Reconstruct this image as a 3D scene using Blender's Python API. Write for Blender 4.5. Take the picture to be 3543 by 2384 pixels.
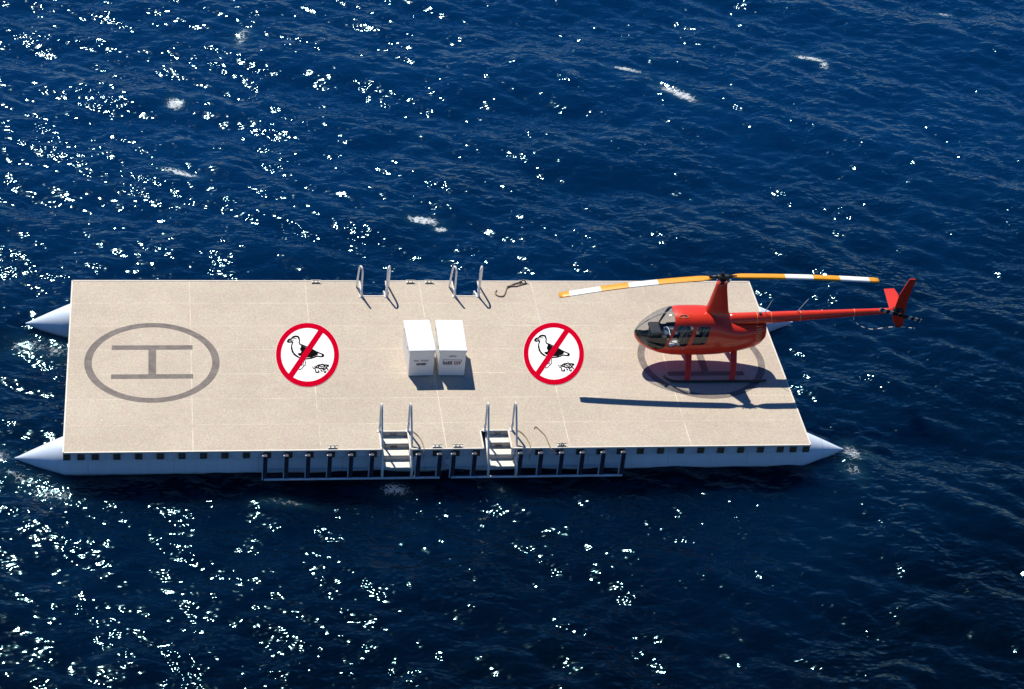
import bpy, bmesh, math, random
import numpy as np
from mathutils import Vector, Matrix
from mathutils.geometry import tessellate_polygon

SC = bpy.context.scene
COL = SC.collection
for o in list(bpy.data.objects): bpy.data.objects.remove(o)
random.seed(4); RNG = np.random.default_rng(7)
DZ = 1.11            # deck top above the mean water level; helpers below take z relative to the deck top
R = math.radians

# ------------------------------------------------------------------ camera
cam = bpy.data.cameras.new('camera'); co = bpy.data.objects.new('camera', cam); COL.objects.link(co)
yaw, pit, rol, F = 0.1948, 0.6210, 0.1112, 7620.767
f = Vector((math.sin(yaw)*math.cos(pit), math.cos(yaw)*math.cos(pit), -math.sin(pit)))
r = Vector((math.cos(yaw), -math.sin(yaw), 0)); u = r.cross(f)
c_, s_ = math.cos(rol), math.sin(rol)
r2 = r*c_ + u*s_; u2 = -r*s_ + u*c_
m = Matrix((r2, u2, -f)).transposed().to_4x4(); m.translation = Vector((2.757, -49.6822, 39.9877+DZ))
co.matrix_world = m
cam.sensor_width = 36; cam.lens = F/3543*36; cam.clip_start = 1; cam.clip_end = 9000
SC.camera = co

# ------------------------------------------------------------------ light
SUN = Vector((-0.2526, 0.69, 1)).normalized()
elev = math.asin(SUN.z); az = math.atan2(SUN.x, SUN.y)      # clockwise from +Y
w = bpy.data.worlds.new('World'); SC.world = w; w.use_nodes = True
nt = w.node_tree; nt.nodes.clear()
sky = nt.nodes.new('ShaderNodeTexSky'); sky.sky_type = 'NISHITA'; sky.sun_disc = False
sky.sun_elevation = elev; sky.sun_rotation = az; sky.altitude = 3000; sky.air_density = 1.5; sky.dust_density = 0.0; sky.ozone_density = 5.0
bg = nt.nodes.new('ShaderNodeBackground'); bg.inputs[1].default_value = 0.07
wo = nt.nodes.new('ShaderNodeOutputWorld')
hs = nt.nodes.new('ShaderNodeHueSaturation'); hs.inputs['Saturation'].default_value = 1.32; hs.inputs['Hue'].default_value = .508; nt.links.new(sky.outputs[0], hs.inputs['Color']); nt.links.new(hs.outputs[0], bg.inputs[0]); nt.links.new(bg.outputs[0], wo.inputs[0])
sl = bpy.data.lights.new('sun', 'SUN'); sl.energy = 5.0; sl.angle = R(0.5); sl.color = (1, 0.93, 0.82)
so = bpy.data.objects.new('sun', sl); COL.objects.link(so)
so.rotation_euler = SUN.to_track_quat('Z', 'Y').to_euler(); so.location = (0, 0, 60)
SC.view_settings.view_transform = 'Standard'; SC.view_settings.look = 'None'
SC.view_settings.exposure = 0.18; SC.view_settings.gamma = 1
SC.cycles.max_bounces = 8; SC.cycles.sample_clamp_indirect = 4

# ------------------------------------------------------------------ materials
class N:
    def __init__(s, name):
        s.m = bpy.data.materials.new(name); s.m.use_nodes = True; s.t = s.m.node_tree
        s.b = s.t.nodes['Principled BSDF']
    def n(s, typ, **k):
        x = s.t.nodes.new('ShaderNode'+typ)
        for a, v in k.items():
            if a == 'inp':
                for i, q in v.items(): x.inputs[i].default_value = q
            else: setattr(x, a, v)
        return x
    def l(s, a, b): s.t.links.new(a, b)
    def math(s, op, a, b=None):
        x = s.n('Math', operation=op)
        for i, v in enumerate((a, b)):
            if v is None: continue
            if isinstance(v, (int, float)): x.inputs[i].default_value = v
            else: s.l(v, x.inputs[i])
        return x.outputs[0]
    def noise(s, vec, scale, detail=4, rough=.5):
        x = s.n('TexNoise', inp={'Scale': scale, 'Detail': detail, 'Roughness': rough})
        s.l(vec, x.inputs['Vector']); return x.outputs[0]
    def ramp(s, fac, pts):
        x = s.n('ValToRGB'); e = x.color_ramp.elements
        while len(e) < len(pts): e.new(.5)
        for q, (p, c) in zip(e, pts): q.position = p; q.color = (*c, 1) if len(c) == 3 else c
        s.l(fac, x.inputs[0]); return x.outputs[0]
    def mix(s, fac, a, b):
        x = s.n('Mix', data_type='RGBA')
        for i, v in ((0, fac), (6, a), (7, b)):
            if isinstance(v, (int, float)): x.inputs[i].default_value = v
            elif isinstance(v, tuple): x.inputs[i].default_value = (*v, 1)
            else: s.l(v, x.inputs[i])
        return x.outputs[2]
    def obj(s): return s.n('TexCoord').outputs['Object']
    def pos(s): return s.n('NewGeometry').outputs['Position']

def mat(name, col, rough=.5, metal=0, var=.08, scale=6, bump=0, coat=0, spec=None):
    a = N(name); b = a.b
    nz = a.noise(a.obj(), scale, 5, .6)
    d = tuple(max(0, c*(1-var*2)) for c in col); l_ = tuple(min(1, c*(1+var)) for c in col)
    a.l(a.ramp(nz, [(.3, d), (.65, l_)]), b.inputs['Base Color'])
    b.inputs['Roughness'].default_value = rough; b.inputs['Metallic'].default_value = metal
    if coat: b.inputs['Coat Weight'].default_value = coat; b.inputs['Coat Roughness'].default_value = .08
    if spec is not None: b.inputs['Specular IOR Level'].default_value = spec
    if bump:
        bp = a.n('Bump', inp={'Strength': bump, 'Distance': .01}); a.l(a.noise(a.obj(), scale*8, 3), bp.inputs['Height'])
        a.l(bp.outputs[0], b.inputs['Normal'])
    return a.m

def deck_mat():
    a = N('deck_panels'); p = a.pos()
    sx = a.n('SeparateXYZ'); a.l(p, sx.inputs[0])
    def line(v, step, off, wd):
        t = a.math('ADD', v, off+step*50); t = a.math('MODULO', t, step); t = a.math('SUBTRACT', t, step/2); t = a.math('ABSOLUTE', t)
        return a.math('LESS_THAN', t, wd)
    lx = line(sx.outputs[0], 3.66, 3.66/2, .014); ly = line(sx.outputs[1], 1.235, 1.235/2, .010)
    seam = a.math('MAXIMUM', lx, ly)
    fade = a.ramp(a.noise(p, 1.3, 4), [(.35, (.05,)*3), (.65, (.55,)*3)])
    seam = a.math('MULTIPLY', seam, fade)
    base = a.ramp(a.noise(p, .55, 6, .65), [(.3, (.480, .420, .345)), (.7, (.565, .497, .412))])
    # panels differ a little
    cell = a.n('TexWhiteNoise', noise_dimensions='2D'); v = a.n('CombineXYZ')
    a.l(a.math('FLOOR', a.math('DIVIDE', sx.outputs[0], 3.66)), v.inputs[0]); a.l(a.math('FLOOR', a.math('DIVIDE', sx.outputs[1], 1.235)), v.inputs[1])
    a.l(v.outputs[0], cell.inputs[0])
    base = a.mix(a.math('MULTIPLY', cell.outputs[0], .22), base, (.43, .36, .30))
    fine = a.ramp(a.noise(p, 24, 4, .8), [(.32, (.72, .71, .70)), (.68, (1.20, 1.20, 1.19))])
    mul = a.n('Mix', data_type='RGBA', blend_type='MULTIPLY'); mul.inputs[0].default_value = 1
    a.l(base, mul.inputs[6]); a.l(fine, mul.inputs[7])
    hue = a.ramp(a.noise(p, 2.6, 3), [(.38, (1.0, .975, .97)), (.62, (1.0, 1.02, .97))])
    m2 = a.n('Mix', data_type='RGBA', blend_type='MULTIPLY'); m2.inputs[0].default_value = 1; a.l(mul.outputs[2], m2.inputs[6]); a.l(hue, m2.inputs[7]); mul = m2
    # scuffs and salt stains
    mp = a.n('Mapping'); mp.inputs['Scale'].default_value = (.5, 2.2, 1); a.l(p, mp.inputs[0])
    st = a.ramp(a.noise(mp.outputs[0], 1.1, 7, .7), [(.55, (0,)*3), (.75, (.4,)*3)])
    c = a.mix(st, mul.outputs[2], (.40, .34, .285))
    mp2 = a.n('Mapping'); mp2.inputs['Scale'].default_value = (3.2, .7, 1); mp2.inputs['Rotation'].default_value = (0, 0, .5); a.l(p, mp2.inputs[0])
    sc = a.ramp(a.noise(mp2.outputs[0], 1.6, 6, .75), [(.62, (0,)*3), (.72, (.28,)*3)]); c = a.mix(sc, c, (.30, .26, .22))
    sp = a.ramp(a.noise(p, 9, 2, .4), [(.73, (0,)*3), (.76, (.55,)*3)]); c = a.mix(sp, c, (.72, .70, .66))
    c = a.mix(seam, c, (.86, .78, .66))
    a.l(c, a.b.inputs['Base Color']); a.b.inputs['Roughness'].default_value = .82
    bp = a.n('Bump', inp={'Strength': .25, 'Distance': .01}); a.l(a.noise(p, 40, 3), bp.inputs['Height']); a.l(bp.outputs[0], a.b.inputs['Normal'])
    return a.m

def water_mat():
    a = N('sea_water'); b = a.b; p = a.pos()
    # upwelling colour with slow patches, foam from the mesh's own whitecap field
    # sky-reflection falloff painted into the colour: bluer beyond the platform, darker in front
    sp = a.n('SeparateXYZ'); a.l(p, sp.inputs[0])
    refl_tone = a.math('ADD', a.math('MULTIPLY', a.math('ADD', sp.outputs[1], a.math('MULTIPLY', sp.outputs[0], -.12)), .030), a.math('MULTIPLY', a.noise(p, .07, 3), .7))
    base = a.ramp(refl_tone, [(.10, (.0002, .0022, .006)), (.50, (.0002, .0090, .032)), (1.1/1.2, (.0002, .0185, .070))])
    at = a.n('Attribute', attribute_name='foam')
    fn = a.noise(p, 5.5, 6, .75)
    vo = a.n('TexVoronoi', feature='DISTANCE_TO_EDGE', inp={'Scale': 4.5}); 
    wv = a.n('VectorMath', operation='ADD'); nz3 = a.n('TexNoise', inp={'Scale': 3.0, 'Detail': 3}); a.l(p, nz3.inputs[0])
    a.l(p, wv.inputs[0]); a.l(nz3.outputs[1], wv.inputs[1]); a.l(wv.outputs[0], vo.inputs[0])
    lace = a.math('SUBTRACT', 1, a.math('MULTIPLY', vo.outputs[0], 3.2))
    h = a.math('ADD', a.math('MULTIPLY', fn, .9), a.math('MULTIPLY', lace, .35))
    fm = a.math('ADD', h, a.math('SUBTRACT', a.math('MULTIPLY', at.outputs['Fac'], .8), 1.17))
    fm = a.math('MULTIPLY', fm, 4.0); cl = a.n('Clamp'); a.l(fm, cl.inputs[0]); fm = cl.outputs[0]
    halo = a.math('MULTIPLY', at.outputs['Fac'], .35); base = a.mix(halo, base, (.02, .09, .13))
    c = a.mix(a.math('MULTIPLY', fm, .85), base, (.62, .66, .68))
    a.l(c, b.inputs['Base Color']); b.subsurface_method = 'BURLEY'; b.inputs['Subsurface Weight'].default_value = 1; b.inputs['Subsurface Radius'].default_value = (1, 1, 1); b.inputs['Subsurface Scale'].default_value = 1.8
    rg = a.math('ADD', a.math('MULTIPLY', fm, .5), .085); a.l(rg, b.inputs['Roughness'])
    b.inputs['IOR'].default_value = 1.33; b.inputs['Specular Tint'].default_value = (.18, .82, 1, 1); b.inputs['Coat Weight'].default_value = .19; b.inputs['Coat IOR'].default_value = 1.33; b.inputs['Coat Roughness'].default_value = .08
    mp = a.n('Mapping'); mp.inputs['Scale'].default_value = (1, 1.5, 1); mp.inputs['Rotation'].default_value = (0, 0, R(-14)); a.l(p, mp.inputs[0])
    # capillary ripples in gusty patches
    gust = a.ramp(a.noise(p, .35, 3), [(.40, (.42,)*3), (.62, (1.03,)*3)])
    r1 = a.noise(mp.outputs[0], 2.2, 0, .5); r2_ = a.noise(mp.outputs[0], 5.2, 0, .5)
    hh = a.math('ADD', a.math('MULTIPLY', r1, .070), a.math('MULTIPLY', r2_, .043))
    hh = a.math('MULTIPLY', hh, gust)
    bp = a.n('Bump', inp={'Strength': 1.0, 'Distance': 1.0}); a.l(hh, bp.inputs['Height']); a.l(bp.outputs[0], b.inputs['Normal']); a.l(bp.outputs[0], b.inputs['Coat Normal'])
    return a.m

def glass_mat():
    a = N('canopy_glass'); t = a.n('BsdfTransparent', inp={0: (.80, .82, .84, 1)}); g = a.n('BsdfGlossy', inp={0: (1, 1, 1, 1), 1: .05})
    fr = a.n('LayerWeight', inp={0: .5}); mx = a.n('MixShader'); k = a.math('ADD', a.math('MULTIPLY', a.math('POWER', fr.outputs[1], 4), .6), .05)
    a.l(k, mx.inputs[0]); a.l(t.outputs[0], mx.inputs[1]); a.l(g.outputs[0], mx.inputs[2])
    a.l(mx.outputs[0], a.t.nodes['Material Output'].inputs[0]); return a.m

def hull_mat():
    a = N('hull_white_paint'); p = a.pos(); sx = a.n('SeparateXYZ'); a.l(p, sx.inputs[0])
    mp = a.n('Mapping'); mp.inputs['Scale'].default_value = (6, 6, .6); a.l(p, mp.inputs[0])
    streak = a.ramp(a.noise(mp.outputs[0], 1, 5, .7), [(.45, (0,)*3), (.8, (.3,)*3)])
    c = a.mix(streak, (.68, .79, .93), (.44, .52, .58))
    wl = a.math('LESS_THAN', a.math('ABSOLUTE', a.math('SUBTRACT', a.math('MODULO', a.math('ADD', sx.outputs[0], 20.06), 2.44), 1.22)), .012); c = a.mix(a.math('MULTIPLY', wl, .35), c, (.25, .30, .36))
    al = a.math('SUBTRACT', 1, a.math('MULTIPLY', a.math('ADD', sx.outputs[2], a.math('MULTIPLY', a.noise(p, 5, 3), .06)), 9))
    cl = a.n('Clamp'); a.l(al, cl.inputs[0])
    c = a.mix(cl.outputs[0], c, (.10, .14, .09))        # algae along the waterline
    a.l(c, a.b.inputs['Base Color']); a.b.inputs['Roughness'].default_value = .38; return a.m

M = dict(
    deck=deck_mat(), water=water_mat(), glass=glass_mat(), hull=hull_mat(),
    mark=mat('worn_grey_line_paint', (.205, .182, .168), .85, var=.12, scale=5, spec=.1),
    trim=mat('aluminium_edge', (.72, .68, .60), .5, var=.05),
    fascia=mat('pale_fascia', (.66, .70, .80), .6, var=.12, scale=3),
    beam=mat('beam_hollow_shade', (.10, .075, .055), .8, var=.3, scale=12),  # dark brown carries the shade inside the hollow beam ends
    post=mat('dark_rubber', (.020, .026, .055), .6, var=.2),
    alu=mat('white_painted_aluminium', (.82, .82, .80), .35, var=.05),
    step=mat('tread_plate', (.78, .74, .64), .6, var=.12, scale=14),
    riser=mat('shaded_riser_plate', (.40, .38, .37), .6, var=.1, scale=10),  # greyer than the treads; shade of the step fronts put into the colour
    smudge=mat('dark_grip_patch', (.10, .09, .08), .8, var=.3, scale=25),
    box=mat('white_fibreglass', (.86, .86, .86), .35, var=.02, scale=2),
    ink=mat('dark_lettering', (.06, .055, .06), .7), inkr=mat('red_lettering', (.33, .07, .04), .7), inkg=mat('faded_lettering', (.28, .28, .27), .7),
    rope=mat('weathered_rope', (.30, .24, .175), .95, var=.3, scale=40),
    cleat=mat('galvanised_cleat', (.66, .62, .54), .5, var=.2),
    red=mat('red_gloss_paint', (.70, .034, .009), .30, var=.05, scale=1.5, coat=.3),
    redd=mat('red_vent_paint', (.95, .30, .12), .45, var=.1),
    dark=mat('dark_hollow', (.012, .012, .014), .7),
    blackm=mat('black_metal', (.025, .026, .03), .4, metal=.3),
    steel=mat('greyed_steel', (.35, .36, .38), .35, metal=.7),
    lining=mat('charcoal_cabin_lining', (.035, .036, .04), .85),
    console=mat('instrument_hood', (.028, .03, .034), .7),
    seat=mat('grey_leather_seat', (.06, .065, .075), .6), belt=mat('khaki_belt', (.38, .36, .26), .8), blue=mat('blue_seat_cover', (.05, .08, .16), .7),
    yellow=mat('yellow_blade_paint', (.90, .35, .010), .4, var=.04), white=mat('white_blade_paint', (.86, .86, .84), .4, var=.03),
    signw=mat('white_sign_paint', (.84, .84, .84), .9, var=.01, spec=0), signr=mat('red_sign_paint', (.50, .001, .018), .9, var=.03, spec=0), signk=mat('black_sign_paint', (.006, .006, .006), .9, spec=0),
    antenna=mat('pale_antenna', (.45, .46, .45), .5), paper=mat('white_paper', (.9, .9, .86), .8),
)

# ------------------------------------------------------------------ helpers (coordinates: world x, y; z above the deck top)
def props(o, label=None, cat=None, group=None, kind=None):
    for k, v in (('label', label), ('category', cat), ('group', group), ('kind', kind)):
        if v: o[k] = v
    return o
def thing(name, loc, label, cat, group=None):
    o = bpy.data.objects.new(name, None); COL.objects.link(o); o.empty_display_size = .3
    o.location = (loc[0], loc[1], loc[2]+DZ); bpy.context.view_layer.update()
    return props(o, label, cat, group)
def origin(o):
    v = Vector((0, 0, 0))
    while o: v += o.location; o = o.parent
    return v
class MB:
    def __init__(s): s.v = []; s.f = []; s.mi = []; s.sm = []
    def add(s, v, f, mi=0, smooth=False):
        b = len(s.v); s.v += [tuple(x) for x in v]; s.f += [tuple(b+i for i in q) for q in f]; s.mi += [mi]*len(f); s.sm += [smooth]*len(f); return s
    def box(s, c, d, mi=0, bev=0, rz=0):
        bm = bmesh.new(); bmesh.ops.create_cube(bm, size=1)
        for v in bm.verts: v.co = Vector((v.co.x*d[0], v.co.y*d[1], v.co.z*d[2]))
        if bev: bmesh.ops.bevel(bm, geom=bm.edges[:], offset=bev, segments=2, profile=.5, affect='EDGES')
        rot = Matrix.Rotation(rz, 3, 'Z'); c = Vector(c)
        bm.verts.index_update(); s.add([rot@v.co + c for v in bm.verts], [[v.index for v in q.verts] for q in bm.faces], mi); bm.free(); return s
    def tube(s, pts, rad, seg=10, mi=0, cap=True, squash=None):
        P = [Vector(p) for p in pts]; n = len(P); rr = rad if isinstance(rad, (list, tuple)) else [rad]*n
        vs = []; up = None
        for i in range(n):
            t = (P[min(i+1, n-1)]-P[max(i-1, 0)]).normalized()
            if up is None:
                up = Vector((0, 0, 1)) if abs(t.z) < .9 else Vector((1, 0, 0))
            a = t.cross(up); 
            if a.length < 1e-4: a = t.cross(Vector((1, 0, 0)))
            a.normalize(); b = a.cross(t); up = b
            for k in range(seg):
                an = 2*math.pi*k/seg; vs.append(P[i]+a*math.cos(an)*rr[i]+b*math.sin(an)*rr[i])
        fs = [(i*seg+k, i*seg+(k+1) % seg, (i+1)*seg+(k+1) % seg, (i+1)*seg+k) for i in range(n-1) for k in range(seg)]
        s.add(vs, fs, mi, True)
        if cap: s.add(vs, [tuple(range(seg))[::-1], tuple((n-1)*seg+k for k in range(seg))], mi)
        return s
    def prism(s, poly, z0, z1, mi=0):
        n = len(poly); tris = tessellate_polygon([[Vector((p[0], p[1], 0)) for p in poly]])
        v = [(p[0], p[1], z0) for p in poly]+[(p[0], p[1], z1) for p in poly]
        fs = [tuple(q) for q in tris]+[tuple(n+i for i in q) for q in tris]+[(i, (i+1) % n, n+(i+1) % n, n+i) for i in range(n)]
        return s.add(v, fs, mi)
    def build(s, name, mats, parent=None, loc=None, bevel=0, normals=True):
        if not isinstance(mats, (list, tuple)): mats = [mats]
        me = bpy.data.meshes.new(name)
        base = origin(parent) if parent else Vector((0, 0, 0))
        off = Vector((0, 0, DZ)) - base
        o = bpy.data.objects.new(name, me); COL.objects.link(o)
        if loc is not None:
            lv = Vector((loc[0], loc[1], loc[2]+DZ)); o.location = lv-base; off = Vector((0, 0, DZ))-lv
        me.from_pydata([tuple(Vector(v)+off) for v in s.v], [], s.f)
        for q in mats: me.materials.append(M[q] if isinstance(q, str) else q)
        me.polygons.foreach_set('material_index', s.mi); me.polygons.foreach_set('use_smooth', s.sm)
        me.update()
        if normals:
            bm = bmesh.new(); bm.from_mesh(me); bmesh.ops.remove_doubles(bm, verts=bm.verts, dist=1e-5)
            bmesh.ops.recalc_face_normals(bm, faces=bm.faces); bm.to_mesh(me); bm.free()
        if parent: o.parent = parent
        if bevel:
            b = o.modifiers.new('b', 'BEVEL'); b.width = bevel; b.segments = 2; b.limit_method = 'ANGLE'; b.angle_limit = R(40)
        return o
def copy_tree(o, parent=None):
    c = o.copy(); COL.objects.link(c); c.parent = parent
    for ch in list(o.children): copy_tree(ch, c)
    return c
def spline(pts, k=8):
    P = [Vector(p) for p in pts]; out = []
    for i in range(len(P)-1):
        a, b, c, d = P[max(i-1, 0)], P[i], P[i+1], P[min(i+2, len(P)-1)]
        for j in range(k):
            t = j/k; out.append(.5*((2*b)+(c-a)*t+(2*a-5*b+4*c-d)*t*t+(3*b-a-3*c+d)*t**3))
    out.append(P[-1]); return out

# ------------------------------------------------------------------ the sea
def sea():
    def axis(lo, hi, d, far):
        core = np.arange(lo, hi+d/2, d); out = [core]; 
        st = d; a = lo; l1 = []
        while a > -far: st *= 1.16; a -= st; l1.append(a)
        st = d; b = hi; l2 = []
        while b < far: st *= 1.16; b += st; l2.append(b)
        return np.concatenate([l1[::-1], core, l2])
    xs = axis(-7, 43, .075, 4000); ys = axis(-13, 36, .075, 4000)
    X, Y = np.meshgrid(xs, ys); dx = np.gradient(xs)[None, :]; dy = np.gradient(ys)[:, None]; d = np.maximum(dx, dy)
    Z = np.zeros_like(X); DX = np.zeros_like(X); DY = np.zeros_like(X); crest = np.zeros_like(X)
    n = 84
    L = np.exp(np.linspace(math.log(.30), math.log(13), n)); L *= RNG.uniform(.96, 1.04, n)
    main = R(-104)                                   # the chop runs toward the camera, a little to the left
    for i, l in enumerate(L):
        spread = R(24) if l > 3 else R(44)
        th = main + RNG.normal(0, 1)*spread; k = 2*math.pi/l
        slope = .013 if l > 6 else (.026 if l > 2.2 else (.040 if l > .8 else .032))
        amp = slope/k*RNG.uniform(.6, 1.3)
        ph = (X*math.cos(th)+Y*math.sin(th))*k+RNG.uniform(0, 6.28)
        att = np.clip((l/d-3)/3, 0, 1)
        s = np.sin(ph); c = np.cos(ph)
        Z += amp*att*s; DX += -.9*amp*att*c*math.cos(th)*-1*-1; DY += -.9*amp*att*c*math.sin(th)
        if l > 1.2: crest += amp*s
    # choppiness: sharpen crests by moving vertices toward them
    X2 = X+DX; Y2 = Y+DY
    # calm the surface slightly beside the hulls
    foam = np.zeros_like(X)
    spots = [(11.7, 13.95, .62, .28, -12, 1.05), (12.25, 13.45, .3, .2, 0, .95), (22.5, 23.0, .35, 1.05, 42, .95), (20.9, 24.8, .9, .16, -22, .9), (28.5, 26.1, .8, .22, -14, .95), (29.0, 25.6, .25, .35, 0, .85),
             (3.3, 21.75, .4, .45, 0, 1.0), (5.9, 27.0, .35, .9, -20, .7), (3.4, 16.9, .8, .22, -20, .95), (-1.3, 6.8, .75, .5, 0, .66), (-.5, 6.6, .7, .6, 0, .6), (23.7, 1.05, .34, .6, 0, .85), (23.5, .1, .35, .5, 20, .62),
             (9.5, -.35, .6, .3, 0, .8), (-1.2, .2, .8, .3, -20, .66), (-.3, -.45, 1.0, .35, -18, .64), (6.2, -.9, .9, .2, -6, .62), (35.4, 30.2, .45, .3, 20, .75), (-2, 1.1, .5, .5, 0, .7), (12.6, -.5, .3, .25, 0, .55), (24.2, .9, .3, .4, 0, .5)]
    for (sx, sy, rx, ry, rot, w_) in spots:
        a = R(rot); ux = (X2-sx)*math.cos(a)+(Y2-sy)*math.sin(a); uy = -(X2-sx)*math.sin(a)+(Y2-sy)*math.cos(a)
        foam = np.maximum(foam, w_*np.exp(-((ux/rx)**2+(uy/ry)**2)**1.2*.8))
    # a few breaking crests of their own
    sd = crest[(d < .1)].std(); foam = np.maximum(foam, np.clip((crest/sd-3.05)*1.1, 0, .8)*(d < .3))
    ny, nx = X.shape; idx = np.arange(nx*ny).reshape(ny, nx)
    F_ = np.stack([idx[:-1, :-1], idx[:-1, 1:], idx[1:, 1:], idx[1:, :-1]], -1).reshape(-1, 4)
    me = bpy.data.meshes.new('sea'); V = np.stack([X2, Y2, Z], -1).reshape(-1, 3).astype(np.float32)
    me.vertices.add(len(V)); me.vertices.foreach_set('co', V.ravel())
    me.loops.add(F_.size); me.loops.foreach_set('vertex_index', F_.ravel().astype(np.int32))
    me.polygons.add(len(F_)); me.polygons.foreach_set('loop_start', np.arange(0, F_.size, 4, dtype=np.int32))
    me.polygons.foreach_set('use_smooth', np.ones(len(F_), bool))
    me.update(calc_edges=True)
    at = me.attributes.new('foam', 'FLOAT', 'POINT'); at.data.foreach_set('value', foam.ravel().astype(np.float32))
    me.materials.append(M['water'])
    o = bpy.data.objects.new('sea_water', me); COL.objects.link(o); props(o, kind='structure')
sea()

# ------------------------------------------------------------------ the floating platform
W, D = 21.967, 8.645; XC = W/2
NOTCH = [(9.08, 9.90), (12.07, 12.89)]; ND = .84
plat = thing('floating_helipad', (XC, D/2, -DZ), 'long beige floating pontoon platform with white pointed hulls carrying the helicopter', 'pontoon')
outline = [(0, 0)]
for a, b in NOTCH: outline += [(a, 0), (a, ND), (b, ND), (b, 0)]
outline += [(W, 0), (W, D)]
for a, b in NOTCH[::-1]: outline += [(b, D), (b, D-ND), (a, D-ND), (a, D)]
outline += [(0, D)]
deck = MB().prism(outline, -.034, 0).build('deck', 'deck', plat)
tr = MB(); n = len(outline)
area = sum(outline[i][0]*outline[(i+1) % n][1]-outline[(i+1) % n][0]*outline[i][1] for i in range(n))
for i in range(n):
    a = Vector(outline[i]); b = Vector(outline[(i+1) % n]); t = (b-a).normalized(); nn = Vector((t.y, -t.x))
    tr.add([(*(a-t*0+nn*.012), z) for z in (-.038, .012)]+[(*(b+nn*.012), z) for z in (-.038, .012)]+[(*(a-nn*.03), .012), (*(b-nn*.03), .012), (*(a-nn*.03), .0), (*(b-nn*.03), .0)],
           [(0, 2, 3, 1), (1, 3, 5, 4), (4, 5, 7, 6)])
tr.build('edge_trim', 'trim', deck, normals=False)
def ring(mb, cx, cy, r0, r1, z, n=160, mi=0, mapf=None):
    v = []
    for i in range(n):
        a = 2*math.pi*i/n
        v += [(cx+r0*math.cos(a), cy+r0*math.sin(a), z), (cx+r1*math.cos(a), cy+r1*math.sin(a), z)]
    mb.add(v, [(2*i, 2*i+1, (2*i+3) % (2*n), (2*i+2) % (2*n)) for i in range(n)], mi)
for cx in (2.498, W-2.498):
    q = MB(); ring(q, cx, 4.322, 1.79, 2.012, .004)
    for y0, y1 in ((3.485, 3.70), (4.945, 5.165)): q.prism([(cx-1.21, y0), (cx+1.21, y0), (cx+1.21, y1), (cx-1.21, y1)], .003, .005)
    q.prism([(cx-.115, 3.7), (cx+.115, 3.7), (cx+.115, 4.945), (cx-.115, 4.945)], .003, .005)
    q.build('helipad_marking', 'mark', deck)
# hulls: round pontoons with pointed ends
AY, AZ, HR = .975, -.96, .645
for yy in (AY, D-AY):
    mb = MB(); pts = [(-1.42, .02)]+[(-1.42+1.42*t, HR*(t**.93)) for t in (.08, .2, .4, .6, .8)]+[(0, HR-.004), (.1, HR)]
    pts = pts+[(x, HR) for x in np.linspace(.8, W-.8, 30)]+[(W-a, b) for a, b in pts[::-1]]
    mb.tube([(x, yy, AZ) for x, _ in pts], [b for _, b in pts], 40)
    h = mb.build('hull', 'hull', plat, normals=False)
    fl = MB()
    for x in (XC-.04, XC+.04): fl.tube([(x-.012, yy, AZ), (x+.012, yy, AZ)], HR+.05, 40)
    for sx in (-.13, .13):
        for an in range(-170, 180, 18):
            a = R(an); fl.box((XC+sx*.8, yy+math.cos(a)*(HR+.02), AZ+math.sin(a)*(HR+.02)), (.07, .05, .05))
    fl.build('joint_flange', 'fascia', h)
# fascia strips and cross beams
bx = sorted(set([.1, .5, .9]+[round(1.51+.612*i, 3) for i in range(16)])); bx = [x for x in bx if x < XC-.1]; bx += [W-x for x in bx[::-1]]
def in_notch(x, m_=.0): return any(a-m_ < x < b+m_ for a, b in NOTCH)
for side in (0, 1):
    y = .10 if side == 0 else D-.10
    xs_ = [0.02]+[v for ab in NOTCH for v in ab]+[W-.02]
    fb = MB()
    for a, b in zip(xs_[::2], xs_[1::2]): fb.box(((a+b)/2, y, -.175), (b-a-.04, .03, .27))
    fb.build('fascia', 'fascia', plat)
for x in bx:
    if in_notch(x, .08):
        MB().box((x, D/2, -.185), (.15, D-2*ND-.1, .235)).build('cross_beam', 'beam', plat); continue
    MB().box((x, D/2, -.175), (.20, D-.09, .272)).build('cross_beam', 'beam', plat)
for yy in (1.5, D-1.5):
    MB().box((XC, yy, -.36), (W-.5, .12, .12)).build('bearer', 'fascia', plat)
# fender frames along the near side
def fender(xs_):
    fb = MB().tube([(xs_[0]-.03, -.17, -.93), (xs_[-1]+.03, -.17, -.93)], .036, 10).build('fender_frame', 'fascia', plat)
    for x in xs_:
        q = MB().box((x, -.125, -.545), (.115, .10, .93), 0, .015); q.box((x, -.045, -.10), (.10, .10, .06), 0, .01)
        q.build('fender_post', 'post', fb)
        c = MB().box((x-.075, -.10, -.545), (.03, .06, .90), 0, .004); c.build('post_bracket', 'fascia', fb)
fender([5.72, 6.33, 6.955, 7.575, 8.195, 8.80, 10.16, 10.78])
fender([W-v for v in [5.72, 6.33, 6.955, 7.575, 8.195, 8.80, 10.16, 10.78]][::-1])
# mooring cleats
def cleat_mb(x, y):
    c = MB().box((x, y, .022), (.26, .09, .02), 0, .005)
    for s in (-.06, .06): c.tube([(x+s, y, .03), (x+s, y, .085)], .018, 8)
    c.tube([(x-.16, y, .10), (x-.08, y, .088), (x+.08, y, .088), (x+.16, y, .10)], [.012, .02, .02, .012], 8); return c
for x in (7.66, 10.70, 11.31, 14.39):
    for y in (.09, D-.10): cleat_mb(x, y).build('mooring_cleat', 'cleat', plat)

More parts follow.
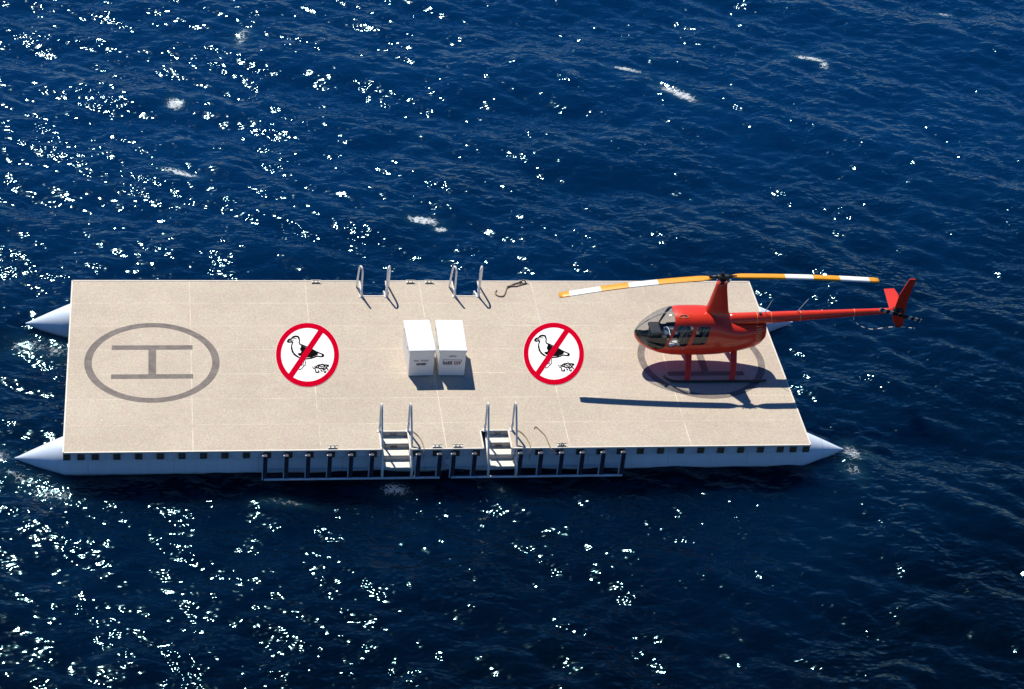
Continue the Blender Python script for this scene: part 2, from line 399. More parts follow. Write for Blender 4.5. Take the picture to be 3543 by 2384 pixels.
# ------------------------------------------------------------------ boarding steps
def steps(a, b, near, label):
    """steps built for the near side; far ones are mirrored in y."""
    fy = (lambda y: y) if near else (lambda y: D-y)
    t = thing('boarding_steps', ((a+b)/2, fy(.42), -.9), label, 'steps', 'white boarding steps on the platform edge')
    x0, x1 = a+.075, b-.03
    seq = [(.84, .485, -.165), (.48, .125, -.325), (.12, -.235, -.485)]
    if not near: seq = [(.84, .60, -.45), (.595, .36, -.70), (.355, .11, -.95)]
    for i, (ya, yb, z) in enumerate(seq):
        q = MB(); q.box(((x0+x1)/2, fy((ya+yb)/2), z-.015), (x1-x0, abs(ya-yb), .03), 0, .004)
        q.build('tread', 'step', t)
        ztop = -.02 if i == 0 else seq[i-1][2]-.032
        q = MB(); q.box(((x0+x1)/2, fy(ya-.012), (ztop+z)/2), (x1-x0-.004, .02, ztop-z-.002), 0, .003)
        rs = q.build('riser', 'riser', t)
        if i < 2 and near:
            g = MB(); cx = (x0+x1)/2-.06
            if i == 0:
                for k in (-1, 1): g.add([(cx+k*-.10-.035, fy(ya-.0245), ztop-.02), (cx+k*-.10+.035, fy(ya-.0245), ztop-.02), (cx+k*.10+.035, fy(ya-.0245-.001*k), z+.03), (cx+k*.10-.035, fy(ya-.0245-.001*k), z+.03)], [(0, 1, 2, 3)])
            else: g.box((cx, fy(ya-.0245), (ztop+z)/2), (.2, .003, .08))
            g.build('grip_patch', 'smudge', rs)
    for sgn, x, fx in ((-1, a+.02, a-.02), (1, b+.02, b-.02)):
        s_x = x if near else x-.02
        sg = MB(); sg.tube([(x, fy(.84), -.09), (x, fy(-.20), -.545), (x, fy(-.21), -.86)], .032, 8); sg.build('stringer', 'alu', t)
        dx = sgn*.11 if not near else (.02 if sgn < 0 else .05)
        p = [(fx, fy(.86), .0), (fx, fy(.86), .5), (fx, fy(.86), .86), (fx+dx*.1, fy(.84), 1.0), (fx+dx*.25, fy(.77), 1.055), (fx+dx*.45, fy(.68), .97), (fx+dx*.6, fy(.54), .72), (fx+dx*.9, fy(.25), .22), (fx+dx, fy(-.02), -.20), (fx+dx*1.1, fy(-.22), -.55), (fx+dx*1.1, fy(-.24), -.80)]
        if not near: p = [(fx, fy(.86), .0), (fx, fy(.86), .5), (fx, fy(.86), .88), (fx+dx*.05, fy(.84), 1.0), (fx+dx*.3, fy(.77), 1.06), (fx+dx*.6, fy(.67), 1.02), (fx+dx*.8, fy(.59), .84), (fx+dx*.95, fy(.44), .35), (fx+dx*1.0, fy(.30), -.05), (fx+dx*1.0, fy(.16), -.5)]
        h = MB().tube(spline(p, 6), .031, 10).build('handrail', 'alu', t)
        MB().box((fx, fy(.86), .012), (.13, .13, .02), 0, .005).tube([(fx, fy(.86), .0), (fx, fy(.86), .30)], .038, 10).build('mount_socket', 'alu', h)
        if not near: MB().tube([(fx+.01, fy(.84), .10), (fx+dx*.55, fy(.55), .10)], .022, 8).build('side_bar', 'alu', h)
steps(9.10, 9.94, True, 'white boarding steps on the near edge, left of the pair, facing the viewer')
steps(12.22, 13.03, True, 'white boarding steps on the near edge, closer to the helicopter')
steps(9.08, 9.88, False, 'white ladder rails over the left notch in the far deck edge')
steps(12.07, 12.84, False, 'white ladder rails over the far deck notch beside the coiled rope')

# ------------------------------------------------------------------ ropes
def rope(pts, label, rad=.016, name='rope'):
    P = spline(pts, 8); o = MB().tube(P, rad, 8).build(name, 'rope', None, loc=pts[0]); props(o, label, 'rope'); return o
rope([(13.46, 8.10, .02), (13.40, 7.98, .02), (13.41, 7.86, .02), (13.49, 7.77, .02), (13.63, 7.78, .02), (13.71, 7.93, .02), (13.77, 8.12, .02), (13.83, 8.27, .02), (13.94, 8.37, .02), (14.08, 8.47, .02), (14.24, 8.52, .04), (14.39, 8.54, .11), (14.45, 8.50, .05), (14.30, 8.42, .02), (14.14, 8.34, .02), (13.95, 8.335, .035), (13.82, 8.27, .05)],
     'brown mooring rope lying curled on the far deck edge by a cleat', .024)
rope([(13.69, .90, .015), (13.745, .985, .015), (13.86, .79, .015), (13.96, .575, .015), (14.0, .34, .015), (14.03, .06, .02), (14.07, -.06, -.02), (14.17, -.10, -.12), (14.28, -.08, -.13), (14.36, 0.0, -.03), (14.39, .09, .10), (14.44, .12, .06)],
     'thin brown rope trailing over the near edge from a cleat', .017)
for k, x in enumerate((9.98, 13.12)):
    rope([(x, .80, .02), (x+.09, .78, .03), (x+.18, .66, .03), (x+.27, .46, .02), (x+.32, .2, .02), (x+.33, .0, .02), (x+.32, -.1, -.08), (x+.30, -.15, -.3)],
         'grey line hanging from the right rail of the ' + ('left' if k == 0 else 'right') + ' near boarding steps', .013, 'tether_line')

# ------------------------------------------------------------------ storage boxes
def glyphs(x0, x1, z0, z1, y, groups, seedn, wd=.008):
    """rows of small worn strokes: the lettering on the boxes is too faint to be read"""
    rnd = random.Random(seedn); g = MB(); tot = sum(groups)+len(groups)-1; cw = (x1-x0)/tot; x = x0
    def st(ax, az, bx_, bz):
        d = Vector((bx_-ax, 0, bz-az)); n_ = Vector((-d.z, 0, d.x)).normalized()*wd/2
        a = Vector((ax, y, az)); b = Vector((bx_, y, bz)); yk = Vector((0, -rnd.random()*.0015, 0))
        g.add([a-n_+yk, b-n_+yk, b+n_+yk, a+n_+yk], [(0, 1, 2, 3)])
    for gi, cnt in enumerate(groups):
        for _ in range(cnt):
            a, b = x+cw*.12, x+cw*.85; zm = (z0+z1)/2
            k = rnd.randrange(6)
            st(a, z0, a, z1)
            if k in (0, 1, 2): st(a, z1-wd/2, b, z1-wd/2)
            if k in (0, 3): st(a, z0+wd/2, b, z0+wd/2)
            if k in (1, 3, 4): st(a, zm, b, zm)
            if k in (2, 4): st(b, z0, b, z1)
            if k == 5: st(a, zm, b, z1); st(a, zm, b, z0)
            x += cw
        x += cw
    return g
def box(x0, x1, rz, label, second):
    cx = (x0+x1)/2; y0, y1 = 3.53, 5.07; cy = (y0+y1)/2; wd = x1-x0
    t = thing('storage_box', (cx, cy, 0), label, 'box', 'white storage boxes in the middle of the deck')
    k = lambda mb, nm, mt, par: mb.build(nm, mt, par)
    body = MB().box((cx, cy, .455), (wd, y1-y0, .87), 0, .02); bo = k(body, 'body', 'box', t)
    for sx in (-.25, .25): MB().box((cx+sx*wd*1.2, cy, .012), (.08, y1-y0-.1, .023)).build('skid', 'fascia', t)
    lid = MB().box((cx, cy-.005, .945), (wd+.05, y1-y0+.06, .10), 0, .025); li = k(lid, 'lid', 'box', t)
    for sy in (-.45, .45):
        for sx in (-1, 1): k(MB().box((cx+sx*(wd/2+.032), cy+sy, .88), (.012, .08, .09), 0, .003), 'latch', 'steel', li)
    yf = y0-.003
    if not second:
        k(glyphs(cx-.24, cx-.09, .56, .62, yf, [3], 3, .016), 'lettering', 'inkg', bo); k(glyphs(cx-.03, cx+.22, .56, .62, yf, [5], 4, .016), 'lettering', 'inkg', bo)
        k(glyphs(cx-.15, cx+.15, .42, .50, yf, [6], 9, .026), 'lettering', 'ink', bo)
    else:
        k(glyphs(cx-.10, cx+.12, .72, .78, yf, [5], 5, .014), 'lettering', 'inkg', bo)
        k(MB().box((cx, yf+.001, .615), (.56, .003, .014)).box((cx-.275, yf+.001, .58), (.014, .003, .07)).box((cx+.275, yf+.001, .58), (.014, .003, .07)), 'lettering_frame', 'ink', bo)
        k(glyphs(cx-.28, cx+.02, .44, .56, yf, [6], 12, .024), 'lettering', 'ink', bo)
        k(glyphs(cx+.06, cx+.27, .44, .56, yf, [4], 31, .024), 'lettering', 'inkr', bo)
    t.rotation_euler = (0, 0, rz)
box(10.145, 10.91, R(1.6), 'white lidded storage box nearer the plain left helipad circle, two short lines of faint lettering', False)
box(11.10, 11.895, R(-1.2), 'white lidded storage box on the helicopter side, wider dark and red lettering on its front', True)

# ------------------------------------------------------------------ bird prohibition signs laid on the deck
def sign(cx, cy, pxx, pxy, pyx, pyy, label):
    # drawing units: 1/694 of the disc's radius; the painted disc is stretched along the deck's depth
    def mp(p, z=0): a = (p[0]-773)/694; b = -(p[1]-795)/694; return (cx+a*pxx+b*pyx, cy+a*pxy+b*pyy, z)
    t = thing('bird_sign', (cx, cy, 0), label, 'sign', 'no seagulls signs on the deck')
    def disc(r_, z0, z1, name, mt, par):
        return MB().prism([mp((773+r_*math.cos(a), 795+r_*math.sin(a)))[:2] for a in np.linspace(0, 2*math.pi, 121)[:-1]], z0, z1).build(name, mt, par)
    back = disc(694, .002, .010, 'backing', 'signw', t)
    def fill(mb, poly, z):
        tris = tessellate_polygon([[Vector((p[0], p[1], 0)) for p in poly]]); mb.add([mp(p, z) for p in poly], [tuple(q) for q in tris])
    def stroke(mb, pts, wd, z, closed=False):
        P = [Vector((p[0], p[1])) for p in pts]
        if closed: P.append(P[0])
        for i in range(len(P)-1):
            d = P[i+1]-P[i]
            if d.length < 1e-6: continue
            n_ = Vector((-d.y, d.x)).normalized()*wd/2; e = d.normalized()*wd*.3; zz = z+(i % 3)*.0004
            mb.add([mp(q, zz) for q in (P[i]-e-n_, P[i+1]+e-n_, P[i+1]+e+n_, P[i]-e+n_)], [(0, 1, 2, 3)])
    k = MB()
    outl = [(335, 520), (345, 488), (372, 466), (412, 462), (440, 430), (470, 405), (520, 398), (572, 405), (590, 440), (600, 490), (592, 540), (605, 575), (700, 612), (800, 658), (880, 697), (960, 742), (1060, 785), (1115, 805), (1125, 828), (1108, 850), (1050, 850), (985, 838), (900, 868), (800, 890), (700, 896), (600, 868), (540, 843), (482, 798), (442, 740), (422, 670), (427, 600), (445, 550), (452, 532), (420, 525), (372, 535)]
    stroke(k, outl, 27, .0135, True)
    stroke(k, [(445, 445), (500, 408), (565, 412), (592, 470)], 28, .0135)
    stroke(k, [(355, 510), (375, 488), (420, 492), (440, 480)], 16, .0135); stroke(k, [(345, 524), (400, 520), (440, 512)], 18, .0135)
    stroke(k, [(475, 459), (505, 454), (532, 459)], 15, .0135); stroke(k, [(450, 490), (478, 492)], 9, .0135)
    stroke(k, [(432, 640), (442, 700), (470, 765), (520, 815), (560, 838)], 24, .0135)
    stroke(k, [(740, 905), (850, 893), (930, 868), (1000, 840)], 10, .0135)
    fill(k, [(632, 598), (745, 652), (840, 702), (885, 710), (1000, 772), (1002, 800), (965, 825), (860, 862), (740, 868), (640, 838), (592, 826), (552, 785), (580, 765), (622, 768), (638, 732), (612, 700), (610, 670), (630, 640)], .0128)
    fill(k, [(1068, 785), (1118, 806), (1128, 830), (1110, 854), (1030, 854), (1075, 836), (1086, 812)], .0128)
    stroke(k, [(712, 900), (724, 960), (722, 1025), (680, 1060), (640, 1105), (600, 1126), (582, 1112)], 17, .0135)
    stroke(k, [(690, 950), (678, 1000), (676, 1040)], 12, .0135); stroke(k, [(655, 1000), (650, 1030), (622, 1035)], 16, .0135)
    rnd = random.Random(5)
    stroke(k, [(945, 1075), (970, 1050), (1010, 1030), (1060, 1025), (1090, 1012), (1130, 1030), (1180, 1030), (1222, 1038), (1222, 1055), (1185, 1060)], 27, .0135)
    stroke(k, [(955, 1085), (1000, 1090), (1040, 1110), (1080, 1100), (1120, 1130), (1160, 1110), (1190, 1090)], 27, .0135)
    stroke(k, [(925, 1055), (935, 1110), (890, 1100)], 19, .0135); stroke(k, [(870, 1068), (895, 1075)], 18, .0135)
    stroke(k, [(940, 1130), (950, 1180), (985, 1190), (1015, 1178), (1005, 1150)], 27, .0135)
    stroke(k, [(1120, 1140), (1130, 1180), (1158, 1188), (1165, 1155)], 24, .0135); stroke(k, [(1060, 1140), (1085, 1165)], 27, .0135); stroke(k, [(1200, 1115), (1212, 1140)], 27, .0135)
    for _ in range(16):
        a = (rnd.uniform(1010, 1170), rnd.uniform(1045, 1100)); stroke(k, [a, (a[0]+rnd.uniform(-30, 30), a[1]+rnd.uniform(-14, 14))], 20, .0135)
    k.build('bird_drawing', 'signk', back, normals=False)
    # red ring and slash
    q = MB(); N_ = 120; v = []
    for i in range(N_):
        a = 2*math.pi*i/N_; v += [mp((773+578*math.cos(a), 797+578*math.sin(a)), .017), mp((773+688*math.cos(a), 797+688*math.sin(a)), .017)]
    q.add(v, [(2*i, 2*i+1, (2*i+3) % (2*N_), (2*i+2) % (2*N_)) for i in range(N_)])
    fill(q, [(1022, 262), (1120, 335), (455, 1285), (358, 1212)], .016)
    q.build('prohibition_ring', 'signr', t, normals=False)
# image-plane circle <-> deck ellipse, measured for each disc
sign(7.184, 4.668, .972, .010, .080, 1.66, 'round red and white no seagulls sign beside the plain helipad circle')
sign(14.832, 4.680, .962, -.014, .236, 1.645, 'round red and white no seagulls sign between the white boxes and the helicopter')

# ------------------------------------------------------------------ helicopter
HX, HY = 19.62, 4.22
heli = thing('helicopter', (HX, HY, 0), 'red helicopter with yellow and white rotor blades parked on the deck', 'helicopter')
# body stations: x, zbottom, zwidest, ztop, half width
ST = np.array([
 (17.17, 1.08, 1.10, 1.12, .01), (17.19, .985, 1.10, 1.20, .12), (17.24, .90, 1.09, 1.29, .21), (17.34, .80, 1.07, 1.42, .32), (17.50, .70, 1.05, 1.56, .43), (17.75, .60, 1.03, 1.73, .535),
 (18.00, .535, 1.02, 1.855, .60), (18.28, .495, 1.02, 1.945, .635), (18.6, .475, 1.03, 1.98, .65), (19.0, .465, 1.04, 1.985, .65), (19.4, .465, 1.05, 1.965, .64), (19.75, .475, 1.06, 1.86, .62),
 (20.05, .50, 1.07, 1.70, .58), (20.35, .535, 1.08, 1.60, .53), (20.65, .585, 1.10, 1.56, .465), (20.95, .665, 1.14, 1.555, .39), (21.15, .78, 1.18, 1.55, .33), (21.27, .98, 1.25, 1.53, .28)])
def smooth_interp(x, xs_, ys_):
    # monotone cubic in t = sqrt(x - nose)
    t = np.sqrt(np.maximum(x-17.17, 0)); T = np.sqrt(xs_-17.17); h = np.diff(T); d = np.diff(ys_)/h
    m_ = np.zeros(len(T)); m_[1:-1] = np.where(d[:-1]*d[1:] > 0, 2*d[:-1]*d[1:]/(d[:-1]+d[1:]+1e-12), 0); m_[0] = d[0]; m_[-1] = d[-1]
    i = np.clip(np.searchsorted(T, t)-1, 0, len(T)-2); s = (t-T[i])/h[i]
    return ys_[i]*(1+2*s)*(1-s)**2+m_[i]*h[i]*s*(1-s)**2+ys_[i+1]*s*s*(3-2*s)+m_[i+1]*h[i]*s*s*(s-1)
def body_pt(x, th, k=1.0):
    zb, zw, zt, hw = (float(smooth_interp(x, ST[:, 0], ST[:, j])) for j in (1, 2, 3, 4))
    c, s = math.cos(th), math.sin(th); e = 2/2.75 if s > 0 else 2/2.25
    e = e if x > 17.9 else e+(1-e)*(17.9-x)/.73
    y = math.copysign(abs(c)**e, c)*hw*k; z = zw+math.copysign(abs(s)**e, s)*((zt-zw) if s > 0 else (zw-zb))*k
    return Vector((x, HY+y, z))
def inpoly(x, z, P):
    r_ = False; n_ = len(P)
    for i in range(n_):
        (x1, z1), (x2, z2) = P[i], P[(i+1) % n_]
        if (z1 > z) != (z2 > z) and x < (x2-x1)*(z-z1)/(z2-z1)+x1: r_ = not r_
    return r_
W1 = [(18.09, 1.06), (18.14, 1.02), (18.66, 1.06), (18.72, 1.12), (18.86, 1.70), (18.83, 1.735), (18.42, 1.74), (18.36, 1.70)]
W2 = [(18.84, 1.10), (19.26, 1.14), (19.31, 1.18), (19.40, 1.68), (19.37, 1.72), (19.04, 1.725), (18.99, 1.70)]
ZL = ([17.1, 17.2, 17.35, 17.55, 17.8, 18.0, 18.1], [1.16, 1.12, 1.0, .90, .86, .94, 1.02])
def region(p):
    dy = p.y-HY
    xp = min(18.02+(p.z-1.0)*.33, 18.285+abs(dy)*.04)
    if p.x < xp and p.z > np.interp(p.x, *ZL):
        return 'post' if abs(dy) < .017 else 'windshield'
    if abs(dy) > .3:
        if inpoly(p.x, p.z, W1): return 'door_window_'+('n' if dy < 0 else 'f')
        if inpoly(p.x, p.z, W2): return 'rear_window_'+('n' if dy < 0 else 'f')
    return 'body'
NX, NT = 300, 300
tx = np.concatenate([np.linspace(math.sqrt(.0004), math.sqrt(1.3), 230), np.sqrt(np.linspace(1.31, 4.10, 260))]); xs_ = 17.17+tx**2; NX = len(xs_)
grid = [[body_pt(x, 2*math.pi*(j+.5)/NT) for j in range(NT)] for x in xs_]
parts = {}
for i in range(NX-1):
    for j in range(NT):
        j2 = (j+1) % NT; q = (grid[i][j], grid[i+1][j], grid[i+1][j2], grid[i][j2]); c = (q[0]+q[1]+q[2]+q[3])/4
        parts.setdefault(region(c), []).append(((i, j), (i+1, j), (i+1, j2), (i, j2)))
def sub(keys, name, mt, par, smooth=True, shrink=0):
    idx = {}; v = []; fs = []
    for q in keys:
        fq = []
        for (i, j) in q:
            if (i, j) not in idx: idx[(i, j)] = len(v); v.append(grid[i][j])
            fq.append(idx[(i, j)])
        fs.append(fq)
    return MB().add(v, fs, 0, smooth), v, fs
mb, v, fs = sub(parts['body'], 'fuselage', 'red', heli)
nose = body_pt(17.17, 0); 
mb.add([grid[0][j] for j in range(NT)]+[nose], [((j+1) % NT, j, NT) for j in range(NT)], 0, True)
fus = mb.build('fuselage', 'red', heli)
# blunt tail end of the fuselage
tc = MB().add([grid[-1][j] for j in range(NT)], [tuple(range(NT))]); tc.build('rear_cowl', 'dark', fus)
sub(parts['windshield'], '', '', None)[0].build('windshield', 'glass', heli)
sub(parts['post'], '', '', None)[0].build('windshield_post', 'blackm', heli)
for kk in ('door_window_n', 'door_window_f', 'rear_window_n', 'rear_window_f'): sub(parts[kk], '', '', None)[0].build('window', 'glass', heli)
# lining just inside the shell, where there is no glass (cabin part only)
ln = MB(); idx = {}; v = []; fs = []
for q in parts['body']:
    if grid[q[0][0]][q[0][1]].x > 19.6: continue
    fq = []
    for (i, j) in q:
        if (i, j) not in idx:
            idx[(i, j)] = len(v); g = grid[i][j]; cc = Vector((g.x, HY, 1.15)); v.append(cc+(g-cc)*.962+Vector((0, 0, 0)))
        fq.append(idx[(i, j)])
    fs.append(fq)
ln.add(v, fs, 0, True).build('cabin_lining', 'lining', fus, normals=False)
bh = MB().add([(19.58, HY+(body_pt(19.58, 2*math.pi*(j+.5)/NT).y-HY)*.95, 1.15+(body_pt(19.58, 2*math.pi*(j+.5)/NT).z-1.15)*.95) for j in range(NT)], [tuple(range(NT))]); bh.build('rear_bulkhead', 'lining', fus)
MB().box((18.72, HY, .74), (1.5, .92, .04)).build('cabin_floor', 'lining', fus)
# instrument console and hood
cn = MB().box((17.78, HY, .95), (.30, .34, .62), 0, .05); cn.box((17.80, HY, 1.27), (.34, .62, .12), 0, .04); cn.box((18.0, HY, .80), (.45, .16, .34), 0, .02); cn.build('instrument_console', 'console', heli)
gl = MB()
for k in range(-2, 3): gl.tube([(17.955, HY+k*.11, 1.26), (17.965, HY+k*.11, 1.26)], .035, 12)
gl.build('gauges', 'steel', heli)
MB().tube(spline([(18.05, HY, .9), (18.1, HY, 1.25), (18.2, HY-.02, 1.32), (18.22, HY-.42, 1.25), (18.22, HY-.44, 1.1)]), .014, 8).build('cyclic_bar', 'steel', heli)
for sx, sm in ((18.42, 'seat'), (19.12, 'seat')):
    for sy in (-.31, .31):
        s_mat = 'blue' if (sx < 18.8 and sy > 0) else sm
        st_ = MB().box((sx, HY+sy, .84), (.46, .46, .30), 0, .06); st_.build('seat', s_mat, heli)
        bk = MB(); bk.box((0, 0, 0), (.12, .45, .70), 0, .05)
        rot = Matrix.Rotation(R(14), 3, 'Y'); bk.v = [tuple(rot@Vector(p)+Vector((sx+.27, HY+sy, 1.24))) for p in bk.v]; bk.build('backrest', s_mat, heli)
        bl = MB()
        for q in (-.1, .1): bl.tube([(sx+.27, HY+sy+q, 1.57), (sx+.17, HY+sy+q*.9, 1.35), (sx+.13, HY+sy+q*.3, 1.02), (sx-.05, HY+sy, 1.02)], .022, 6)
        bl.build('belt', 'belt', heli)
MB().box((18.30, HY-.50, 1.06), (.26, .16, .12), 0, .02, R(8)).build('chart_pouch', 'paper', heli)
# door seams, latch, roof vent
def surf_line(pts, wd, name, mt, off=.003, par=fus):
    """a thin raised bead lying on the near flank; pts are (x, z)"""
    for sgn in (-1,):
        P = []
        for (x, z) in pts:
            best = min((abs(body_pt(x, a).z-z), a) for a in np.linspace(math.pi*.62, math.pi*1.42, 90))[1]; b_ = body_pt(x, best)
            P.append(Vector((b_.x, b_.y-off, b_.z)))
        MB().tube(P, wd, 6).build(name, mt, par)
surf_line([(18.05, .98), (18.1, .72), (18.3, .60), (18.62, .60), (18.72, .8), (18.77, 1.05)], .004, 'door_seam', 'dark')
surf_line([(18.78, 1.05), (18.80, .7), (18.95, .62), (19.2, .66), (19.36, .9), (19.37, 1.15)], .004, 'door_seam', 'dark')
surf_line([(19.62, .62), (19.62, 1.5)], .004, 'panel_seam', 'dark'); surf_line([(19.62, 1.08), (20.2, 1.06), (20.9, 1.10)], .004, 'panel_seam', 'dark')
surf_line([(20.35, .66), (20.9, .85)], .004, 'panel_seam', 'dark')
MB().box((18.60, HY-.652, .98), (.09, .02, .025), 0, .004).build('door_handle', 'steel', fus)
vp = [body_pt(x, a)+Vector((0, 0, .006)) for x, a in ((18.42, 1.99), (18.72, 1.99), (18.66, 1.83), (18.46, 1.83))]
MB().add(vp, [(0, 1, 2, 3)]).build('roof_vent', 'dark', fus, normals=False)
MB().tube(vp+[vp[0]], .010, 6).build('vent_rim', 'redd', fus)
# rear grille: a louvred orange-red panel on the near flank
gr = MB(); gx = []
for i in range(8):
    z = 1.13+i*.055
    x0 = 20.93; x1 = 21.12
    a0 = min((abs(body_pt(x0, a).z-z), a) for a in np.linspace(math.pi*.6, math.pi*1.3, 120))[1]; p0 = body_pt(x0, a0); p1 = body_pt(x1, a0); p1.z = z
    gr.tube([p0+Vector((0, -.012, 0)), p1+Vector((0, -.012, 0))], .017, 6)
gr.build('louvre_grille', 'redd', fus)
# engine cowling shoulder behind the cabin + mast fairing (one tall teardrop loft)
def tear(x0, x1, hy, n_=36):
    out = []
    L_ = x1-x0
    for i in range(n_):
        a = 2*math.pi*i/n_; cx_ = .5-.5*math.cos(a); yy = math.copysign((abs(math.sin(a)))**.8, math.sin(a))
        w_ = yy*(1-.45*cx_)*1.05
        out.append((x0+cx_*L_, w_*hy))
    return out
mf = MB(); lev = [(1.20, 19.50, 20.55, .52), (1.45, 19.48, 20.42, .54), (1.62, 19.44, 20.30, .50), (1.74, 19.38, 20.16, .42), (1.84, 19.32, 20.08, .34), (1.95, 19.30, 20.03, .27), (2.15, 19.345, 19.99, .225), (2.45, 19.41, 19.93, .185), (2.75, 19.47, 19.87, .155), (2.99, 19.51, 19.84, .135), (3.01, 19.53, 19.82, .12)]
pts = [[(x, HY+y, z) for x, y in tear(a, b, h)] for z, a, b, h in lev]; n_ = 36
mf.add([p for l_ in pts for p in l_], [(i*n_+k, i*n_+(k+1) % n_, (i+1)*n_+(k+1) % n_, (i+1)*n_+k) for i in range(len(lev)-1) for k in range(n_)], 0, True)
mf.add(pts[-1], [tuple(range(n_))])
mfo = mf.build('mast_fairing', 'red', heli)
# tail boom
bm_ = MB(); P = []; Rr = []
for x in np.linspace(20.0, 25.42, 26):
    t = (x-20.0)/5.42; P.append((x, HY, 1.60+.355*t)); Rr.append(.215*(1-t)+.082*t)
bm_.tube(P, Rr, 24); boom = bm_.build('tail_boom', 'red', heli)
for x in (20.95, 21.4, 22.33, 24.05):
    t = (x-20)/5.42; MB().tube([(x-.012, HY, 1.60+.355*t), (x+.012, HY, 1.60+.355*t)], .215*(1-t)+.082*t+.006, 24).build('boom_band', 'redd', boom)
# faint registration lettering on the boom
for ga, gb_, gn in ((21.56, 21.78, 2), (21.84, 22.16, 3)):
  q = glyphs(ga, gb_, 1.655, 1.765, 0, [gn], 41+gn, .022)
  q.v = [(x, HY-math.sqrt(max(0, (.215-.025*(x-20))**2-(z-(1.60+.0655*(x-20)))**2))-.005, z) for x, y, z in q.v]; q.build('registration', 'ink', boom, normals=False)
# fins
def slab(poly, y, th, name, mt, par, dy=0):
    z0 = min(p[1] for p in poly); z1 = max(p[1] for p in poly); s = MB()
    v = [(x, y-th/2+dy*(z-z0)/(z1-z0), z) for x, z in poly]+[(x, y+th/2+dy*(z-z0)/(z1-z0), z) for x, z in poly]; n_ = len(poly)
    tris = tessellate_polygon([[Vector((x, z, 0)) for x, z in poly]])
    s.add(v, [tuple(t) for t in tris]+[tuple(n_+i for i in t) for t in tris]+[(i, (i+1) % n_, n_+(i+1) % n_, n_+i) for i in range(n_)]); return s.build(name, mt, par, bevel=.008)
slab([(25.25, 1.80), (25.34, 2.05), (25.40, 2.55), (25.60, 3.10), (25.63, 3.14), (25.80, 3.135), (25.82, 3.10), (25.71, 2.32), (25.70, 1.80)], HY, .035, 'upper_fin', 'red', boom)
slab([(25.31, 1.80), (25.37, 1.58), (25.49, 1.38), (25.58, 1.30), (25.73, 1.295), (25.755, 1.45), (25.71, 1.80)], HY, .035, 'lower_fin', 'red', boom)
sb = MB(); 
sb.add([(25.20, HY+.03, 1.985), (25.57, HY+.03, 1.985), (25.705, HY+.85, 1.985), (25.66, HY+1.17, 1.985), (25.32, HY+1.14, 1.985)]+[(25.20, HY+.03, 1.955), (25.57, HY+.03, 1.955), (25.705, HY+.85, 1.955), (25.66, HY+1.17, 1.955), (25.32, HY+1.14, 1.955)],
       [(0, 1, 2, 3, 4), (9, 8, 7, 6, 5)]+[(i, (i+1) % 5, 5+(i+1) % 5, 5+i) for i in range(5)])
sb.build('stabiliser', 'red', boom, bevel=.006)
# tail rotor on the near side
TY = HY-.24; TX, TZ = 25.47, 1.965
gb = MB().tube([(25.30, HY, 1.955), (25.62, HY, 1.975)], [.10, .075], 16); gb.tube([(TX, HY, TZ), (TX, TY-.05, TZ)], .035, 12); gb.tube([(TX, TY-.05, TZ), (TX, TY-.02, TZ)], .07, 12); gb.build('tail_gearbox', 'blackm', boom)
for sgn in (-1, 1):
    tr_ = MB(); ang = R(-17.5)
    segs = [(.08, .17, 0), (.17, .28, 0), (.28, .39, 1), (.39, .50, 0), (.50, .61, 1), (.61, .70, 0), (.70, .74, 1)]
    for a, b, mi in segs:
        hw = .062
        cs, sn = math.cos(ang)*sgn, math.sin(ang)*sgn
        px, pz = -math.sin(ang), math.cos(ang)
        v = []
        for s_, y_ in ((a, TY-.035), (b, TY-.035)):
            for hh_ in (-hw, hw):
                for th in (-.008, .008): v.append((TX+cs*s_+px*hh_, y_+th, TZ+sn*s_+pz*hh_))
        tr_.add(v, [(0, 1, 3, 2), (4, 6, 7, 5), (0, 4, 5, 1), (2, 3, 7, 6), (0, 2, 6, 4), (1, 5, 7, 3)], mi)
    tr_.build('tail_rotor_blade', ['blackm', 'antenna'], heli)
# curved striped tail guard below the fin
gp = spline([(24.05, HY-.03, 1.72), (24.2, HY-.06, 1.50), (24.42, HY-.1, 1.38), (24.75, HY-.12, 1.31), (25.11, HY-.12, 1.37), (25.57, HY-.12, 1.41), (25.9, HY-.12, 1.37), (26.1, HY-.12, 1.345)], 7)
g = MB(); 
for i in range(len(gp)-1): g.tube([gp[i], gp[i+1]], .014, 6, mi=(1 if (i//3) % 2 else 0), cap=False)
g.build('tail_guard', ['white', 'blackm'], boom)
# antennas on the boom
for (a, b) in (((21.15, HY, 1.74), (21.36, HY, 2.33)), ((22.2, HY, 1.86), (22.51, HY, 2.385))):
    MB().tube([a, Vector(a).lerp(Vector(b), .15), b], [.03, .012, .006], 8).build('antenna', 'antenna', boom)
MB().box((21.05, HY-.02, 1.87), (.10, .05, .10), 0, .01).build('antenna_base', 'antenna', boom)
# main rotor: hub and two drooping blades
RZ = 3.25; RY = HY-.06
hub = MB().tube([(19.66, RY+.02, 2.99), (19.66, RY, 3.30)], .055, 16)
hub.tube([(19.66, RY, 3.12), (19.66, RY, 3.17)], .12, 20)
hub.box((19.66, RY, RZ), (.34, .16, .12), 0, .02); hub.tube([(19.22, RY, RZ-.01), (19.45, RY, RZ), (19.87, RY, RZ+.01), (20.08, RY, RZ+.015)], [.04, .055, .055, .04], 10)
hub.tube([(19.63, RY, 3.30), (19.63, RY, 3.42)], [.07, .03], 12); hub.build('rotor_hub', 'blackm', heli)
ln_ = MB()
for s_ in (-1, 1): ln_.tube([(19.66+s_*.1, RY-.11, 3.05), (19.66+s_*.22, RY-.14, 3.24)], .014, 8)
ln_.tube([(19.78, RY-.02, 3.0), (19.86, RY-.04, 3.18)], .03, 8); ln_.build('pitch_link', 'steel', heli)
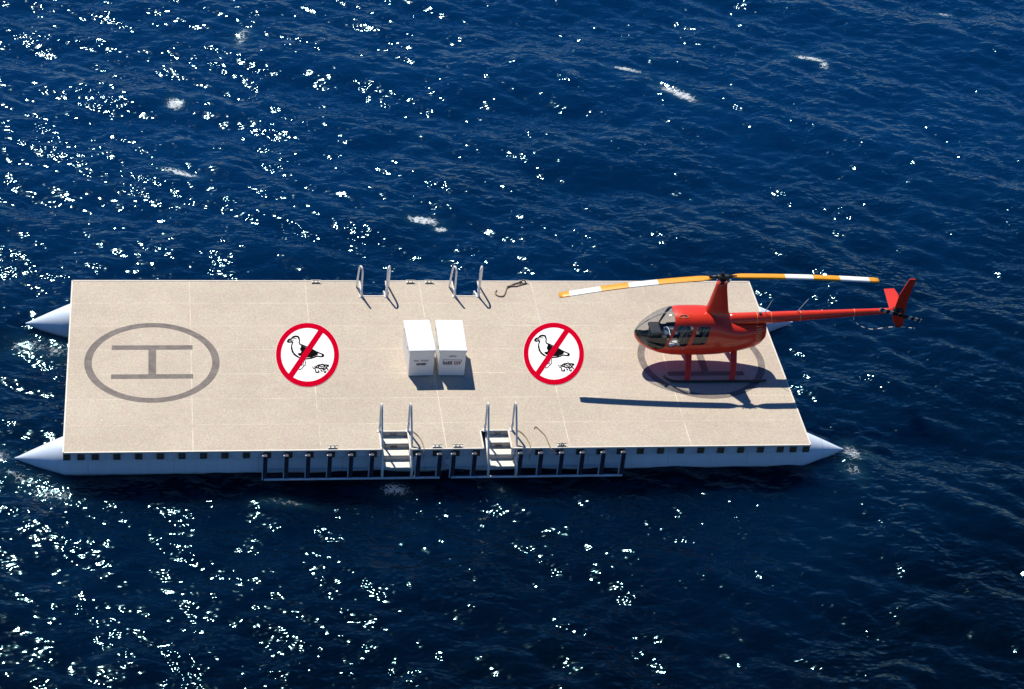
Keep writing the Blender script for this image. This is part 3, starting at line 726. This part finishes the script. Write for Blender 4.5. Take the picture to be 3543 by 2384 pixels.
FR = [(.057, .397, 0), (.397, .576, 1), (.576, .747, 0), (.747, .937, 1), (.937, 1.0, 0)]
for sgn, tipx, tipy, tipz in ((-1, 14.64, 4.10, 2.60), (1, 24.62, 4.19, 3.10)):
    bl = MB(); Ltot = abs(tipx-19.62)
    prof = [(-.5, 0), (-.42, .35), (-.2, .5), (.1, .42), (.5, .0), (.1, -.38), (-.2, -.45), (-.42, -.33)]
    if sgn > 0: prof = [(-a, b) for a, b in prof]
    def zat(t):
        return (RZ-.02+(tipz-RZ+.02)*(.42*t+.58*t*t)) if sgn < 0 else (RZ+.02+(tipz-RZ-.02)*(t**2.2))
    for a, b, mi in FR:
        N_ = max(2, int((b-a)*30)); rows = []
        for k in range(N_+1):
            t = a+(b-a)*k/N_; x = 19.62+sgn*Ltot*t; y = RY+(tipy-RY)*t
            ch = .30*min(1, .35+(t-.057)*14) if t < .12 else .30
            if t > .995: ch = .26
            rows.append([(x, y+p[0]*ch, zat(t)+p[1]*.045) for p in prof])
        n_ = len(prof)
        bl.add([p for r_ in rows for p in r_], [(i*n_+k, i*n_+(k+1) % n_, (i+1)*n_+(k+1) % n_, (i+1)*n_+k) for i in range(N_) for k in range(n_)], mi, True)
        if a < .1: bl.add(rows[0], [tuple(range(n_))], mi)
        if b > .99: bl.add(rows[-1], [tuple(range(n_))], mi)
    bl.build('rotor_blade', ['yellow', 'white'], heli)
# landing gear
for sgn in (-1, 1):
    y = HY+sgn*1.09
    MB().tube(spline([(17.98, y, .30), (18.10, y, .17), (18.28, y, .075), (18.5, y, .05), (19.2, y, .048), (20.5, y, .048), (21.1, y, .048), (21.28, y, .075)], 6), .042, 12).build('skid', 'blackm', heli)
    for x, xt in ((18.76, 18.86), (20.18, 20.30)):
        v = []; n_ = 16; lv = [(y, x, .06, .085), (HY+sgn*.95, x+(xt-x)*.3, .24, .085), (HY+sgn*.70, x+(xt-x)*.7, .48, .09), (HY+sgn*.36, xt, .70, .10)]
        for (yy, xx, zz, hw) in lv:
            for k in range(n_):
                a = 2*math.pi*k/n_; v.append((xx+hw*math.cos(a)*(1 if math.cos(a) < 0 else 1.15), yy+.028*math.sin(a)*.7, zz+.028*math.sin(a)))
        MB().add(v, [(i*n_+k, i*n_+(k+1) % n_, (i+1)*n_+(k+1) % n_, (i+1)*n_+k) for i in range(3) for k in range(n_)]+[tuple(range(n_))], 0, True).build('landing_strut', 'red', heli)
for x in (18.86, 20.30): MB().tube([(x, HY-.4, .55), (x, HY+.4, .55)], .04, 10).build('cross_tube', 'blackm', heli)
